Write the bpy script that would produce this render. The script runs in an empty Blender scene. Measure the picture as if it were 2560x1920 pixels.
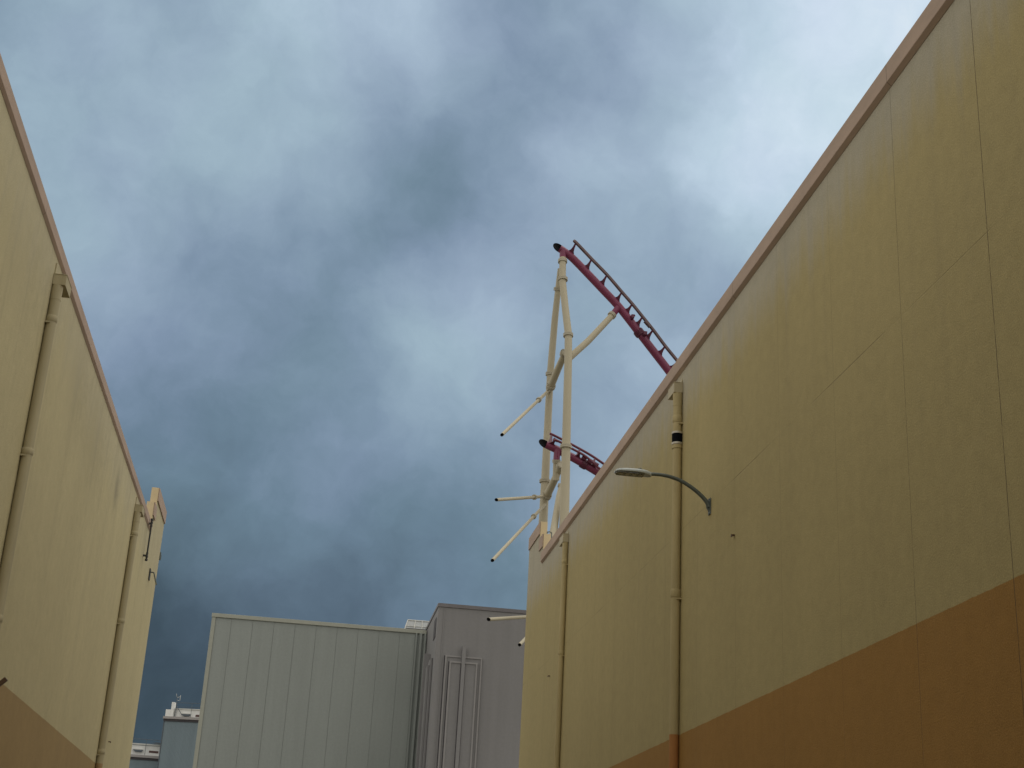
import bpy, bmesh, math, random
from mathutils import Vector, Matrix
random.seed(7)
scene = bpy.context.scene
COL = scene.collection
# ------------------------------------------------------------------ camera
CAMZ = 1.6
FPX = 3564.0                       # focal length in pixels of the 2560 px wide photograph
Zc = Vector((1798-1280, -8271-960, FPX)).normalized()
Yc = Vector((702-1280, 2303-960, FPX)).normalized()
Yc = (Yc - Zc*Zc.dot(Yc)).normalized()
Xc = Yc.cross(Zc)
if Xc.x < 0: Xc = -Xc
R3 = Matrix(((Xc.x, -Xc.y, -Xc.z), (Yc.x, -Yc.y, -Yc.z), (Zc.x, -Zc.y, -Zc.z)))
cd = bpy.data.cameras.new('camera'); cam = bpy.data.objects.new('camera', cd); COL.objects.link(cam)
cam.matrix_world = Matrix.Translation((0, 0, CAMZ)) @ R3.to_4x4()
cd.sensor_width = 36; cd.lens = 36*FPX/2560; cd.clip_start = 0.1; cd.clip_end = 5000
scene.camera = cam

def ray(px, py):
    d = Vector((px-1280, py-960, FPX))
    return Vector((d.dot(Xc), d.dot(Yc), d.dot(Zc)))
def at(px, py, Y):                 # point seen at a photo pixel, on the vertical plane y = Y
    d = ray(px, py); t = Y/d.y
    return Vector((d.x*t, Y, d.z*t+CAMZ))
def onx(px, py, X):
    d = ray(px, py); t = X/d.x
    return Vector((X, d.y*t, d.z*t+CAMZ))
def msize(px, p):                  # metres covered by px photo pixels at point p
    v = Vector(p)-Vector((0, 0, CAMZ))
    depth = v.x*Xc.z+v.y*Yc.z+v.z*Zc.z
    return px*depth/FPX

# ------------------------------------------------------------------ mesh builder
class MB:
    def __init__(s): s.bm = bmesh.new()
    def box(s, a, b, mi=0):
        (x0, y0, z0), (x1, y1, z1) = a, b
        x0, x1 = sorted((x0, x1)); y0, y1 = sorted((y0, y1)); z0, z1 = sorted((z0, z1))
        v = [s.bm.verts.new(p) for p in [(x0,y0,z0),(x1,y0,z0),(x1,y1,z0),(x0,y1,z0),(x0,y0,z1),(x1,y0,z1),(x1,y1,z1),(x0,y1,z1)]]
        for f in [(0,3,2,1),(4,5,6,7),(0,1,5,4),(1,2,6,5),(2,3,7,6),(3,0,4,7)]:
            s.bm.faces.new([v[i] for i in f]).material_index = mi
        return s
    def prism(s, pts, d, mi=0):     # polygon pts extruded by vector d
        d = Vector(d)
        a = [s.bm.verts.new(p) for p in pts]; b = [s.bm.verts.new(Vector(p)+d) for p in pts]
        n = len(pts)
        s.bm.faces.new(a[::-1]).material_index = mi; s.bm.faces.new(b).material_index = mi
        for i in range(n): s.bm.faces.new([a[i], a[(i+1)%n], b[(i+1)%n], b[i]]).material_index = mi
        return s
    def tube(s, pts, rad, n=20, cap=True, mi=0, slant0=None):
        pts = [Vector(p) for p in pts]
        if not isinstance(rad, (list, tuple)): rad = [rad]*len(pts)
        rings = []; up = None
        for i, p in enumerate(pts):
            if i == 0: t = (pts[1]-p)
            elif i == len(pts)-1: t = p-pts[-2]
            else: t = (pts[i+1]-p).normalized()+(p-pts[i-1]).normalized()
            t.normalize()
            if up is None: up = t.orthogonal().normalized()
            up = (up-t*up.dot(t)).normalized(); w = t.cross(up)
            ring = []
            for k in range(n):
                a = 2*math.pi*k/n; o = (up*math.cos(a)+w*math.sin(a))*rad[i]
                q = p+o
                if i == 0 and slant0 is not None: q = q-t*(slant0.dot(o))
                ring.append(s.bm.verts.new(q))
            rings.append(ring)
        for i in range(len(pts)-1):
            for k in range(n):
                s.bm.faces.new([rings[i][k], rings[i][(k+1)%n], rings[i+1][(k+1)%n], rings[i+1][k]]).material_index = mi
        if cap:
            if slant0 is None: s.bm.faces.new(rings[0][::-1]).material_index = mi
            s.bm.faces.new(rings[-1]).material_index = mi
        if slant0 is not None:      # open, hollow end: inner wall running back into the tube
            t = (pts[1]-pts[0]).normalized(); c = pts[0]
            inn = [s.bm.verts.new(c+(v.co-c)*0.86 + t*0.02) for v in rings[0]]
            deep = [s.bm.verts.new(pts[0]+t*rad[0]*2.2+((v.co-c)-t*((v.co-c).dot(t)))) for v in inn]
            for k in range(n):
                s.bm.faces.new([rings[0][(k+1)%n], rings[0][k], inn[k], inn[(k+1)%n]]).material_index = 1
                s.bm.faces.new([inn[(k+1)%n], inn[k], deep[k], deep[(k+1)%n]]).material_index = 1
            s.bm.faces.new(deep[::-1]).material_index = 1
        return s
    def ring(s, p, d, r, th, n=24, mi=0):
        d = Vector(d).normalized(); p = Vector(p)
        return s.tube([p-d*th/2, p+d*th/2], r, n, True, mi)
    def build(s, name, mats, parent=None, bevel=0):
        bmesh.ops.recalc_face_normals(s.bm, faces=s.bm.faces[:])
        for f in s.bm.faces: f.smooth = True
        for e in s.bm.edges:
            if len(e.link_faces) != 2 or e.calc_face_angle(0) > 0.6: e.smooth = False
        me = bpy.data.meshes.new(name); s.bm.to_mesh(me); s.bm.free()
        for m in (mats if isinstance(mats, (list, tuple)) else [mats]): me.materials.append(m)
        o = bpy.data.objects.new(name, me); COL.objects.link(o)
        if parent is not None: o.parent = parent
        if bevel:
            b = o.modifiers.new('bevel', 'BEVEL'); b.width = bevel; b.segments = 2; b.limit_method = 'ANGLE'
        return o

def tag(o, label=None, cat=None, group=None, kind=None):
    if label: o['label'] = label
    if cat: o['category'] = cat
    if group: o['group'] = group
    if kind: o['kind'] = kind
    return o
def empty(name, label, cat, group=None):
    o = bpy.data.objects.new(name, None); COL.objects.link(o); return tag(o, label, cat, group)

# ------------------------------------------------------------------ materials
class NT:
    def __init__(s, nt): s.nt = nt; s.n = nt.nodes; s.l = nt.links
    def new(s, t, **kw):
        x = s.n.new(t)
        for k, v in kw.items(): setattr(x, k, v)
        return x
    def put(s, sock, v):
        if isinstance(v, bpy.types.NodeSocket): s.l.new(v, sock)
        else: sock.default_value = v
    def math(s, op, a, b=0.0, c=0.0, clamp=False):
        x = s.new('ShaderNodeMath', operation=op, use_clamp=clamp)
        s.put(x.inputs[0], a); s.put(x.inputs[1], b); s.put(x.inputs[2], c)
        return x.outputs[0]
    def mix(s, f, a, b, mode='MIX'):
        x = s.new('ShaderNodeMix', data_type='RGBA', blend_type=mode)
        s.put(x.inputs[0], f); s.put(x.inputs[6], a); s.put(x.inputs[7], b)
        return x.outputs[2]
    def noise(s, vec, scale, detail=3, rough=0.55):
        x = s.new('ShaderNodeTexNoise'); s.put(x.inputs['Vector'], vec)
        x.inputs['Scale'].default_value = scale; x.inputs['Detail'].default_value = detail; x.inputs['Roughness'].default_value = rough
        return x
    def vscale(s, vec, sc):
        x = s.new('ShaderNodeVectorMath', operation='MULTIPLY'); s.put(x.inputs[0], vec); x.inputs[1].default_value = sc
        return x.outputs[0]
    def maprange(s, v, a, b, c=0.0, d=1.0, smooth=False):
        x = s.new('ShaderNodeMapRange'); x.clamp = True
        if smooth: x.interpolation_type = 'SMOOTHSTEP'
        s.put(x.inputs[0], v); x.inputs[1].default_value = a; x.inputs[2].default_value = b; x.inputs[3].default_value = c; x.inputs[4].default_value = d
        return x.outputs[0]
def C(r, g, b): return (r, g, b, 1.0)
def material(name):
    m = bpy.data.materials.new(name); m.use_nodes = True
    g = NT(m.node_tree); b = g.n['Principled BSDF']
    return m, g, b
def bump(g, b, h, strength, dist):
    x = g.new('ShaderNodeBump'); x.inputs['Strength'].default_value = strength; x.inputs['Distance'].default_value = dist
    g.put(x.inputs['Height'], h); g.l.new(x.outputs[0], b.inputs['Normal'])

def plain(name, col, rough=0.5, metal=0.0, var=0.18, scale=3.0, streak=(1, 1, 1), bumpy=0.0, spec=0.5):
    m, g, b = material(name)
    geo = g.new('ShaderNodeNewGeometry')
    v = g.vscale(geo.outputs['Position'], streak)
    n = g.noise(v, scale, 5, 0.6); n2 = g.noise(geo.outputs['Position'], scale*9, 3)
    f = g.math('MULTIPLY_ADD', n.outputs[0], 0.75, g.math('MULTIPLY', n2.outputs[0], 0.25))
    k = g.maprange(f, 0.3, 0.7, 1-var, 1+var)
    mul = g.new('ShaderNodeVectorMath', operation='SCALE'); mul.inputs[0].default_value = col[:3]; g.put(mul.inputs[3], k)
    g.l.new(mul.outputs[0], b.inputs['Base Color'])
    b.inputs['Roughness'].default_value = rough; b.inputs['Metallic'].default_value = metal
    b.inputs['Specular IOR Level'].default_value = spec
    if bumpy: bump(g, b, n2.outputs[0], 0.4, bumpy)
    return m

BAND = 4.72
LEFT_MARKS = [(30.9, 10.2, 0.28, 0.42, 0.5), (24.6, 10.2, 1.3, 0.9, 0.22), (27.5, 10.0, 1.6, 0.9, 0.18), (19.0, 10.0, 2.2, 0.9, 0.15)]
CREAM = C(0.43, 0.358, 0.175); PEACH = C(0.355, 0.20, 0.058)
def stucco(name, upper, lower, joints=False, stain=0.5, pale=0.5, seed=0.0, band=BAND, marks=()):
    """painted render: colour band at the foot, streaks and stains, optional panel joints"""
    m, g, b = material(name)
    geo = g.new('ShaderNodeNewGeometry'); pos = geo.outputs['Position']
    off = g.new('ShaderNodeVectorMath', operation='ADD'); g.put(off.inputs[0], pos); off.inputs[1].default_value = (seed, seed*1.7, 0)
    p = off.outputs[0]
    sep = g.new('ShaderNodeSeparateXYZ'); g.put(sep.inputs[0], pos); y = sep.outputs[1]; z = sep.outputs[2]
    blot = g.noise(p, 0.22, 4, 0.5).outputs[0]
    streak = g.noise(g.vscale(p, (3.0, 3.0, 0.10)), 1.0, 5, 0.6).outputs[0]
    streak2 = g.noise(g.vscale(p, (1.0, 1.0, 0.035)), 1.3, 3, 0.5).outputs[0]
    grain = g.noise(p, 55, 4, 0.7).outputs[0]
    mid = g.noise(p, 5.0, 4, 0.65).outputs[0]
    zb_ = g.math('ADD', z, g.math('MULTIPLY_ADD', mid, 0.024, -0.012))
    base = g.mix(g.maprange(zb_, band-0.004, band+0.004), lower, upper)
    # pale weathered strip with ragged foot directly below the coping
    edge = g.math('ADD', z, g.math('MULTIPLY_ADD', streak, 1.6, -0.8))
    pz = g.maprange(edge, 9.7, 10.9, 0.0, pale, True)
    base = g.mix(pz, base, C(0.44, 0.43, 0.39))
    # dirt running down from the coping
    dirt = g.math('MULTIPLY', g.maprange(streak, 0.50, 0.78, 0, 1, True), g.maprange(z, 6.0, 10.8, 0.25, 1.0))
    base = g.mix(g.math('MULTIPLY', dirt, stain), base, C(0.19, 0.165, 0.13))
    for (my, mz, wy, wz, st) in marks:
        ey = g.math('DIVIDE', g.math('SUBTRACT', g.math('MULTIPLY_ADD', mid, wy*1.4, y), my+wy*0.7), wy)
        ez = g.math('DIVIDE', g.math('SUBTRACT', g.math('MULTIPLY_ADD', streak, wz*1.2, z), mz+wz*0.6), wz)
        q_ = g.math('EXPONENT', g.math('MULTIPLY', g.math('ADD', g.math('MULTIPLY', ey, ey), g.math('MULTIPLY', ez, ez)), -1.0))
        base = g.mix(g.math('MULTIPLY', q_, st), base, C(0.17, 0.15, 0.125))
    k = g.math('ADD', g.maprange(blot, 0.3, 0.7, -0.05, 0.05), g.math('ADD', g.maprange(grain, 0.3, 0.7, -0.15, 0.15), g.maprange(mid, 0.3, 0.7, -0.05, 0.05)))
    k = g.math('ADD', g.math('ADD', k, g.maprange(streak2, 0.3, 0.7, -0.025, 0.025)), 1.0)
    h = grain
    if joints:
        per = 2.05
        u = g.math('DIVIDE', g.math('SUBTRACT', y, 11.43-per*20), per)
        fr = g.math('FRACT', g.math('ADD', u, 0.5)); d = g.math('MULTIPLY', g.math('ABSOLUTE', g.math('SUBTRACT', fr, 0.5)), per)
        cell = g.math('FLOOR', g.math('ADD', u, 0.5))
        wn = g.new('ShaderNodeTexWhiteNoise', noise_dimensions='1D'); g.put(wn.inputs['W'], cell)
        near = g.maprange(y, 11.8, 15.0, 0.75, 0.28)
        ln = g.maprange(d, 0.004, 0.008, 1.0, 0.0)
        gap = g.maprange(mid, 0.36, 0.48, 0.25, 1.0)
        ln = g.math('MULTIPLY', g.math('MULTIPLY', ln, near), gap)
        d2 = g.math('ABSOLUTE', g.math('SUBTRACT', z, 8.1))
        ln2 = g.math('MULTIPLY', g.maprange(d2, 0.003, 0.008, 1.0, 0.0), g.maprange(g.noise(p, 0.5, 3).outputs[0], 0.45, 0.6, 0.06, 0.45))
        tot = g.math('MAXIMUM', ln, ln2)
        base = g.mix(tot, base, C(0.10, 0.08, 0.05))
        h = g.math('SUBTRACT', grain, g.math('MULTIPLY', tot, 2.0))
        pan = g.math('MULTIPLY_ADD', wn.outputs[0], 0.035, -0.017)
        k = g.math('ADD', k, pan)
    mul = g.new('ShaderNodeVectorMath', operation='SCALE'); g.put(mul.inputs[0], base); g.put(mul.inputs[3], k)
    g.l.new(mul.outputs[0], b.inputs['Base Color'])
    b.inputs['Roughness'].default_value = 0.9; b.inputs['Specular IOR Level'].default_value = 0.2
    bump(g, b, g.math('ADD', h, g.math('MULTIPLY', mid, 1.2)), 0.5, 0.010)
    return m
def banded(name, upper, lower, rough=0.55, band=BAND):
    m, g, b = material(name)
    geo = g.new('ShaderNodeNewGeometry'); sep = g.new('ShaderNodeSeparateXYZ'); g.put(sep.inputs[0], geo.outputs['Position'])
    n = g.noise(g.vscale(geo.outputs['Position'], (6, 6, 0.8)), 1.0, 5, 0.6).outputs[0]
    base = g.mix(g.maprange(sep.outputs[2], band-0.004, band+0.004), lower, upper)
    mul = g.new('ShaderNodeVectorMath', operation='SCALE'); g.put(mul.inputs[0], base); g.put(mul.inputs[3], g.maprange(n, 0.3, 0.7, 0.86, 1.12))
    g.l.new(mul.outputs[0], b.inputs['Base Color']); b.inputs['Roughness'].default_value = rough
    return m

M = {}
M['right_wall'] = stucco('right_stucco', CREAM, PEACH, joints=True, stain=0.18, pale=0.62)
M['left_wall'] = stucco('left_stucco', C(0.54, 0.475, 0.278), C(0.38, 0.27, 0.125), stain=0.22, pale=0.2, seed=31.0, marks=LEFT_MARKS)
def coping_mat():
    m, g, b = material('coping_paint')
    geo = g.new('ShaderNodeNewGeometry'); pos = geo.outputs['Position']
    sep = g.new('ShaderNodeSeparateXYZ'); g.put(sep.inputs[0], pos)
    n = g.noise(g.vscale(pos, (2.5, 0.9, 2.5)), 1.0, 6, 0.65).outputs[0]
    fr = g.math('FRACT', g.math('MULTIPLY_ADD', sep.outputs[1], 1/6.1, 20.3))
    d = g.math('MULTIPLY', g.math('ABSOLUTE', g.math('SUBTRACT', fr, 0.5)), 6.1)
    ln = g.maprange(d, 0.004, 0.010, 0.6, 0.0)
    pn = g.new('ShaderNodeTexWhiteNoise', noise_dimensions='1D'); g.put(pn.inputs['W'], g.math('FLOOR', g.math('MULTIPLY_ADD', sep.outputs[1], 1/6.1, 20.8)))
    base = g.mix(ln, C(0.43, 0.315, 0.235), C(0.10, 0.07, 0.05))
    k = g.math('ADD', g.maprange(n, 0.3, 0.7, 0.86, 1.10), g.math('MULTIPLY_ADD', pn.outputs[0], 0.10, -0.05))
    mul = g.new('ShaderNodeVectorMath', operation='SCALE'); g.put(mul.inputs[0], base); g.put(mul.inputs[3], k)
    g.l.new(mul.outputs[0], b.inputs['Base Color']); b.inputs['Roughness'].default_value = 0.75
    return m
M['coping'] = coping_mat()
M['cream_paint'] = plain('cream_paint', C(0.62, 0.50, 0.30), 0.8, var=0.08, bumpy=0.003)
M['roof'] = plain('roof_membrane', C(0.45, 0.44, 0.42), 0.9)
M['pipe'] = banded('downpipe_paint', C(0.455, 0.375, 0.19), C(0.42, 0.19, 0.055), 0.8)
M['pipe_left'] = banded('left_downpipe_paint', C(0.41, 0.36, 0.225), C(0.36, 0.24, 0.12), 0.9)
M['leader'] = plain('leader_head_paint', C(0.44, 0.38, 0.24), 0.6, var=0.1)
M['rubber'] = plain('black_rubber', C(0.004, 0.005, 0.008), 0.9, var=0.2, spec=0.1)
M['clamp'] = plain('steel_clamp', C(0.50, 0.46, 0.38), 0.4, 0.3)
M['lamp_arm'] = plain('lamp_arm_paint', C(0.12, 0.14, 0.125), 0.5, 0.2, var=0.12, scale=6)
M['lamp_head'] = plain('lamp_head_paint', C(0.50, 0.55, 0.54), 0.45, 0.1, var=0.1, scale=6)
M['lamp_lens'] = plain('lamp_lens', C(0.10, 0.10, 0.065), 0.12, 0.0, var=0.35, scale=14)
M['lamp_led'] = plain('lamp_led_module', C(0.26, 0.25, 0.20), 0.2, var=0.3, scale=20)
M['dark'] = plain('dark_metal', C(0.035, 0.037, 0.035), 0.5, 0.3)
M['brown'] = plain('brown_metal', C(0.10, 0.055, 0.025), 0.6)
M['steel_cream'] = plain('cream_steel_paint', C(0.47, 0.42, 0.295), 0.6, var=0.04, scale=0.7, streak=(1, 1, 0.25))
M['flange'] = plain('flange_steel', C(0.42, 0.38, 0.28), 0.5, var=0.15)
M['magenta'] = plain('magenta_paint', C(0.20, 0.034, 0.083), 0.35, var=0.16, scale=0.6)
M['rail'] = plain('worn_rail', C(0.105, 0.06, 0.06), 0.4, 0.2, var=0.4, scale=2.5)
M['rail_red'] = plain('red_rail', C(0.15, 0.028, 0.05), 0.4, 0.0, var=0.25, scale=2.0)
M['black'] = plain('cut_end_black', C(0.006, 0.007, 0.010), 0.8)  # black for the rims and insides of the cut tube ends
M['tie'] = plain('tie_paint', C(0.10, 0.017, 0.04), 0.45)

def grey_wall_mat(name, col, var=0.05, rib=0):
    m, g, b = material(name)
    geo = g.new('ShaderNodeNewGeometry'); pos = geo.outputs['Position']
    blot = g.noise(pos, 0.12, 4).outputs[0]; st = g.noise(g.vscale(pos, (1.6, 1.6, 0.06)), 1.0, 5, 0.6).outputs[0]
    gr = g.noise(pos, 6, 4, 0.7).outputs[0]
    k = g.math('ADD', g.math('ADD', g.maprange(blot, 0.3, 0.7, 1-var, 1+var), g.maprange(st, 0.3, 0.7, -var, var)), g.maprange(gr, 0.3, 0.7, -var*0.8, var*0.8))
    mul = g.new('ShaderNodeVectorMath', operation='SCALE'); mul.inputs[0].default_value = col[:3]; g.put(mul.inputs[3], k)
    g.l.new(mul.outputs[0], b.inputs['Base Color']); b.inputs['Roughness'].default_value = 0.75
    bump(g, b, gr, 0.3, 0.01)
    return m
M['grey'] = grey_wall_mat('grey_green_cladding', C(0.285, 0.31, 0.29))
M['grey_trim'] = plain('grey_trim', C(0.36, 0.37, 0.31), 0.6, var=0.06)
M['mauve'] = grey_wall_mat('mauve_render', C(0.243, 0.238, 0.237), 0.05)
M['mauve_trim'] = plain('mauve_trim', C(0.29, 0.28, 0.275), 0.6, var=0.05)
M['mauve_cap'] = plain('mauve_cap', C(0.17, 0.16, 0.165), 0.6, var=0.08)
M['slot'] = plain('dark_louver_shade', C(0.06, 0.055, 0.06), 0.7)
M['tower'] = plain('blue_grey_cladding', C(0.21, 0.27, 0.30), 0.55, var=0.08, scale=0.5, streak=(2, 2, 0.1))
M['tower_trim'] = plain('tower_fascia', C(0.34, 0.32, 0.31), 0.6, var=0.06)
M['white'] = plain('white_paint', C(0.80, 0.80, 0.77), 0.6, var=0.06)
M['dull_white'] = plain('dull_white_paint', C(0.62, 0.62, 0.58), 0.6, var=0.06)
M['railing'] = plain('galvanised_railing', C(0.10, 0.12, 0.14), 0.5, 0.3)
M['pane'] = plain('fogged_pane', C(0.40, 0.42, 0.42), 0.3, var=0.25, scale=1.2)
M['blue_roof'] = plain('blue_grey_roof', C(0.16, 0.22, 0.26), 0.5, var=0.08)
M['red_vent'] = plain('rust_vent', C(0.10, 0.05, 0.045), 0.7)
M['asphalt'] = plain('asphalt', C(0.05, 0.05, 0.05), 0.9, var=0.2, scale=1.0, bumpy=0.004)
M['concrete'] = plain('concrete', C(0.33, 0.31, 0.28), 0.9, var=0.12, scale=1.2, bumpy=0.003)
M['soil'] = plain('gravel_ground', C(0.16, 0.15, 0.12), 0.95, var=0.2, scale=0.3)

# ------------------------------------------------------------------ ground
def struct(o): o['kind'] = 'structure'; return o
XR, XL = 6.0, -4.51
mb = MB(); mb.bm.faces.new([mb.bm.verts.new(p) for p in [(-2500,-2500,-0.12),(2500,-2500,-0.12),(2500,2500,-0.12),(-2500,2500,-0.12)]])
struct(mb.build('ground', M['soil']))
struct(MB().box((XL+1.2, -60, -0.3), (XR-1.2, 84, 0.0)).build('road', M['asphalt']))
for a, b in ((XL+0.003, XL+1.2), (XR-1.2, XR-0.003)):
    struct(MB().box((a+0.002 if a > 0 else a, -60, -0.3), (b if a > 0 else b-0.002, 84, 0.13)).build('pavement', M['concrete'], bevel=0.02))

# ------------------------------------------------------------------ the two sound stages along the lane
def stage(sign, xw, y_end, steps, wallm, label, ch, proj):
    """sign +1: building on the right.  steps: list of (y_start, top) of the raised parapet"""
    root = empty('soundstage_building', label, 'building')
    y0 = -45.0; top = 11.375-proj*1.57
    far = xw+sign*34
    w = MB().box((xw, y0, -0.2), (far, y_end, 10.3))
    # parapet walls standing on the roof edge
    w.box((xw, y0, 10.3), (xw+sign*0.19, steps[0][0], top-0.06))
    w.build('wall', wallm, root)
    MB().box((xw+sign*0.2, y0+0.2, 10.3+0.004), (far-sign*0.2, y_end-0.2, 10.36)).build('roof', M['roof'], root)
    cp = MB().prism([(xw-sign*proj, y0, top), (xw-sign*proj, y0, top-ch+0.045), (xw-sign*0.002, y0, top-ch-0.005), (xw-sign*0.002, y0, top)], (0, steps[0][0]-y0, 0))
    cp.box((xw-sign*0.002, y0, top-0.055), (xw+sign*0.23, steps[0][0], top))
    cp.build('coping', M['coping'], root, bevel=0.006)
    for i, (ys, zt) in enumerate(steps):
        ye = steps[i+1][0] if i+1 < len(steps) else y_end
        pb = MB().box((xw, ys, 10.3), (xw+sign*0.19, ye-0.001, zt))
        for f in pb.bm.faces:
            if (f.calc_center_median().x-xw)*sign < 0.01: f.material_index = 1
        pb.build('raised_parapet', [M['cream_paint'], wallm], root)
        MB().box((xw-sign*0.03, ys+0.02, zt-0.36), (xw-sign*0.002, ye-0.001, zt-0.004)).build('coping', M['coping'], root)
    MB().box((xw+sign*0.19, y_end-0.19, 10.3), (far, y_end, steps[-1][1])).build('raised_parapet', M['cream_paint'], root)
    return root
RB = stage(1, XR, 39.75, [(37.25, 11.83), (37.85, 12.33)], M['right_wall'], 'tall cream rendered building with tan coping and peach base filling the right side', 0.29, 0.06)
LB = stage(-1, XL, 41.1, [(38.0, 11.93), (38.6, 12.5)], M['left_wall'], 'tall cream rendered building with stained wall and peach base along the left side', 0.235, 0.04)

def hook_thing(name, p, sign, label, cat, L=0.06):
    o = MB().box((p.x, p.y-0.02, p.z-0.012), (p.x-sign*L, p.y+0.02, p.z+0.008))
    o.box((p.x-sign*L, p.y-0.02, p.z-0.03), (p.x-sign*(L-0.012), p.y+0.02, p.z-0.0125))
    return tag(o.build(name, M['brown']), label, cat, 'small hooks on the walls')
hook_thing('wall_hook', onx(1836, 1338, XR), 1, 'tiny dark hook on right wall below the street lamp', 'hook', 0.05)
hook_thing('wall_hook', onx(1375, 1690, XR), 1, 'tiny dark hook low on right wall, left of the far downpipe', 'hook')
hook_thing('wall_hook', onx(271, 1854, XL), -1, 'tiny dark hook low on left wall beside the farther downpipe', 'hook')

# ------------------------------------------------------------------ downpipes
def downpipe(sign, xw, yc, ztop, r, label, couplings, rubber, mat, hw, hh, deep):
    root = empty('downpipe', label, 'downpipe', 'downpipes on the building walls')
    xc = xw-sign*(r+0.002)
    h0 = ztop-hh
    # leader head: open box on a sloped outlet
    y0_, y1_ = yc-0.075, yc+hw-0.075
    lh = MB().box((xw-sign*0.003, y0_, h0), (xw-sign*deep, y1_, ztop))
    lh.box((xw-sign*0.003, y0_-0.006, ztop), (xw-sign*(deep+0.006), y1_+0.006, ztop+0.012))
    lh.build('leader_head', mat if sign < 0 else M['leader'], root, bevel=0.004)
    MB().box((xw-sign*0.002, y0_+0.03, ztop+0.0125), (xw-sign*0.02, y1_-0.03, ztop+(0.2 if sign < 0 else 0.08))).build('scupper_plate', mat if sign < 0 else M['leader'], root)
    b = MB()
    s0 = r*1.12
    b.tube([(xc, yc, h0-0.001), (xc, yc, h0-0.10), (xc, yc, h0-0.2), (xc, yc, h0-0.24)], [s0, s0*0.98, r*1.04, r*1.06], 20)
    b.build('outlet', mat, root)
    zs = h0-0.24
    p = MB().tube([(xc, yc, zs), (xc, yc, 0.15)], r, 28)
    p.build('pipe', mat, root)
    for zc, hgt in couplings:
        MB().tube([(xc, yc, zc-hgt/2), (xc, yc, zc-hgt/2+0.015), (xc, yc, zc+hgt/2-0.015), (xc, yc, zc+hgt/2)], [r*1.04, r*1.13, r*1.13, r*1.04], 24).build('coupling', mat, root)
        MB().box((xw-sign*0.002, yc-r*1.25, zc-hgt/2-0.04), (xc, yc+r*1.25, zc-hgt/2-0.012)).build('strap', mat, root)
    if rubber:
        z0, z1 = rubber
        MB().tube([(xc, yc, z0), (xc, yc, z1)], r*1.22, 28).build('rubber_sleeve', M['rubber'], root)
        for zz in (z0, z1-0.035): MB().tube([(xc, yc, zz-0.0), (xc, yc, zz+0.035)], r*1.27, 28).build('hose_clamp', M['clamp'], root)
        MB().tube([(xc, yc, z0-0.07), (xc, yc, z0-0.001)], r*1.16, 28).build('coupling', M['pipe'], root)
    return root
p1 = onx(1691.5, 1150, XR-0.085); p2 = onx(1407.5, 1500, XR-0.074)
downpipe(1, XR, p1.y, 10.76, 0.076, 'downpipe with black rubber sleeve on right wall, behind the street lamp', [(10.10, 0.13), (7.02, 0.14), (3.5, 0.14)], (9.63, 9.86), M['pipe'], 0.42, 0.18, 0.165)
downpipe(1, XR, p2.y, 10.80, 0.067, 'plain cream downpipe on right wall near its far corner', [(10.12, 0.1), (7.9, 0.1), (4.9, 0.1)], None, M['pipe'], 0.50, 0.2, 0.15)
l1 = onx(70, 1125, XL+0.085); l2 = onx(302, 1560, XL+0.085)
downpipe(-1, XL, l1.y, 10.78, 0.078, 'nearer cream downpipe on left wall, its box cutting the coping line', [(10.05, 0.1), (7.9, 0.1), (5.4, 0.1)], None, M['pipe_left'], 0.50, 0.17, 0.205)
downpipe(-1, XL, l2.y, 10.80, 0.078, 'farther cream downpipe on left wall near its far corner', [(10.1, 0.1), (7.98, 0.1), (4.98, 0.1)], None, M['pipe_left'], 0.50, 0.17, 0.19)

# ------------------------------------------------------------------ wall lamp on the right wall
root = empty('street_lamp', 'grey curved arm street lamp mounted on the right cream wall', 'lamp')
YL = 20.95
arm_px = [(1774, 1268), (1766, 1254), (1750, 1236), (1728, 1218), (1700, 1201), (1672, 1191), (1648, 1186.5), (1622, 1185)]
pts = [at(x, y, YL) for x, y in arm_px]; pts[0].x = XR-0.02
# smooth the polyline
def smooth(pts, n=5):
    out = []
    for i in range(len(pts)-1):
        p0 = pts[max(i-1, 0)]; p1 = pts[i]; p2 = pts[i+1]; p3 = pts[min(i+2, len(pts)-1)]
        for k in range(n):
            t = k/n
            out.append(0.5*((2*p1)+(p2-p0)*t+(2*p0-5*p1+4*p2-p3)*t*t+(3*p1-p0-3*p2+p3)*t**3))
    out.append(pts[-1]); return out
sp = smooth(pts)
MB().tube(sp, [0.034-0.007*i/len(sp) for i in range(len(sp))], 16).build('arm', M['lamp_arm'], root)
b = MB().box((XR-0.002, YL-0.06, 7.90), (XR-0.016, YL+0.06, 8.16))
b.prism([(XR-0.0165, YL-0.008, 7.93), (XR-0.0165, YL-0.008, 8.12), (XR-0.07, YL-0.008, 8.09), (XR-0.06, YL-0.008, 8.00)], (0, 0.016, 0))
b.ring((XR-0.02, YL, 7.915), (1, 0, 0), 0.016, 0.02, 8); b.ring((XR-0.02, YL, 8.145), (1, 0, 0), 0.016, 0.02, 8)
b.build('wall_plate', M['lamp_arm'], root)
hx1 = pts[-1].x+0.03; hz = pts[-1].z; hx0 = at(1537, 1184, YL).x
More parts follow.
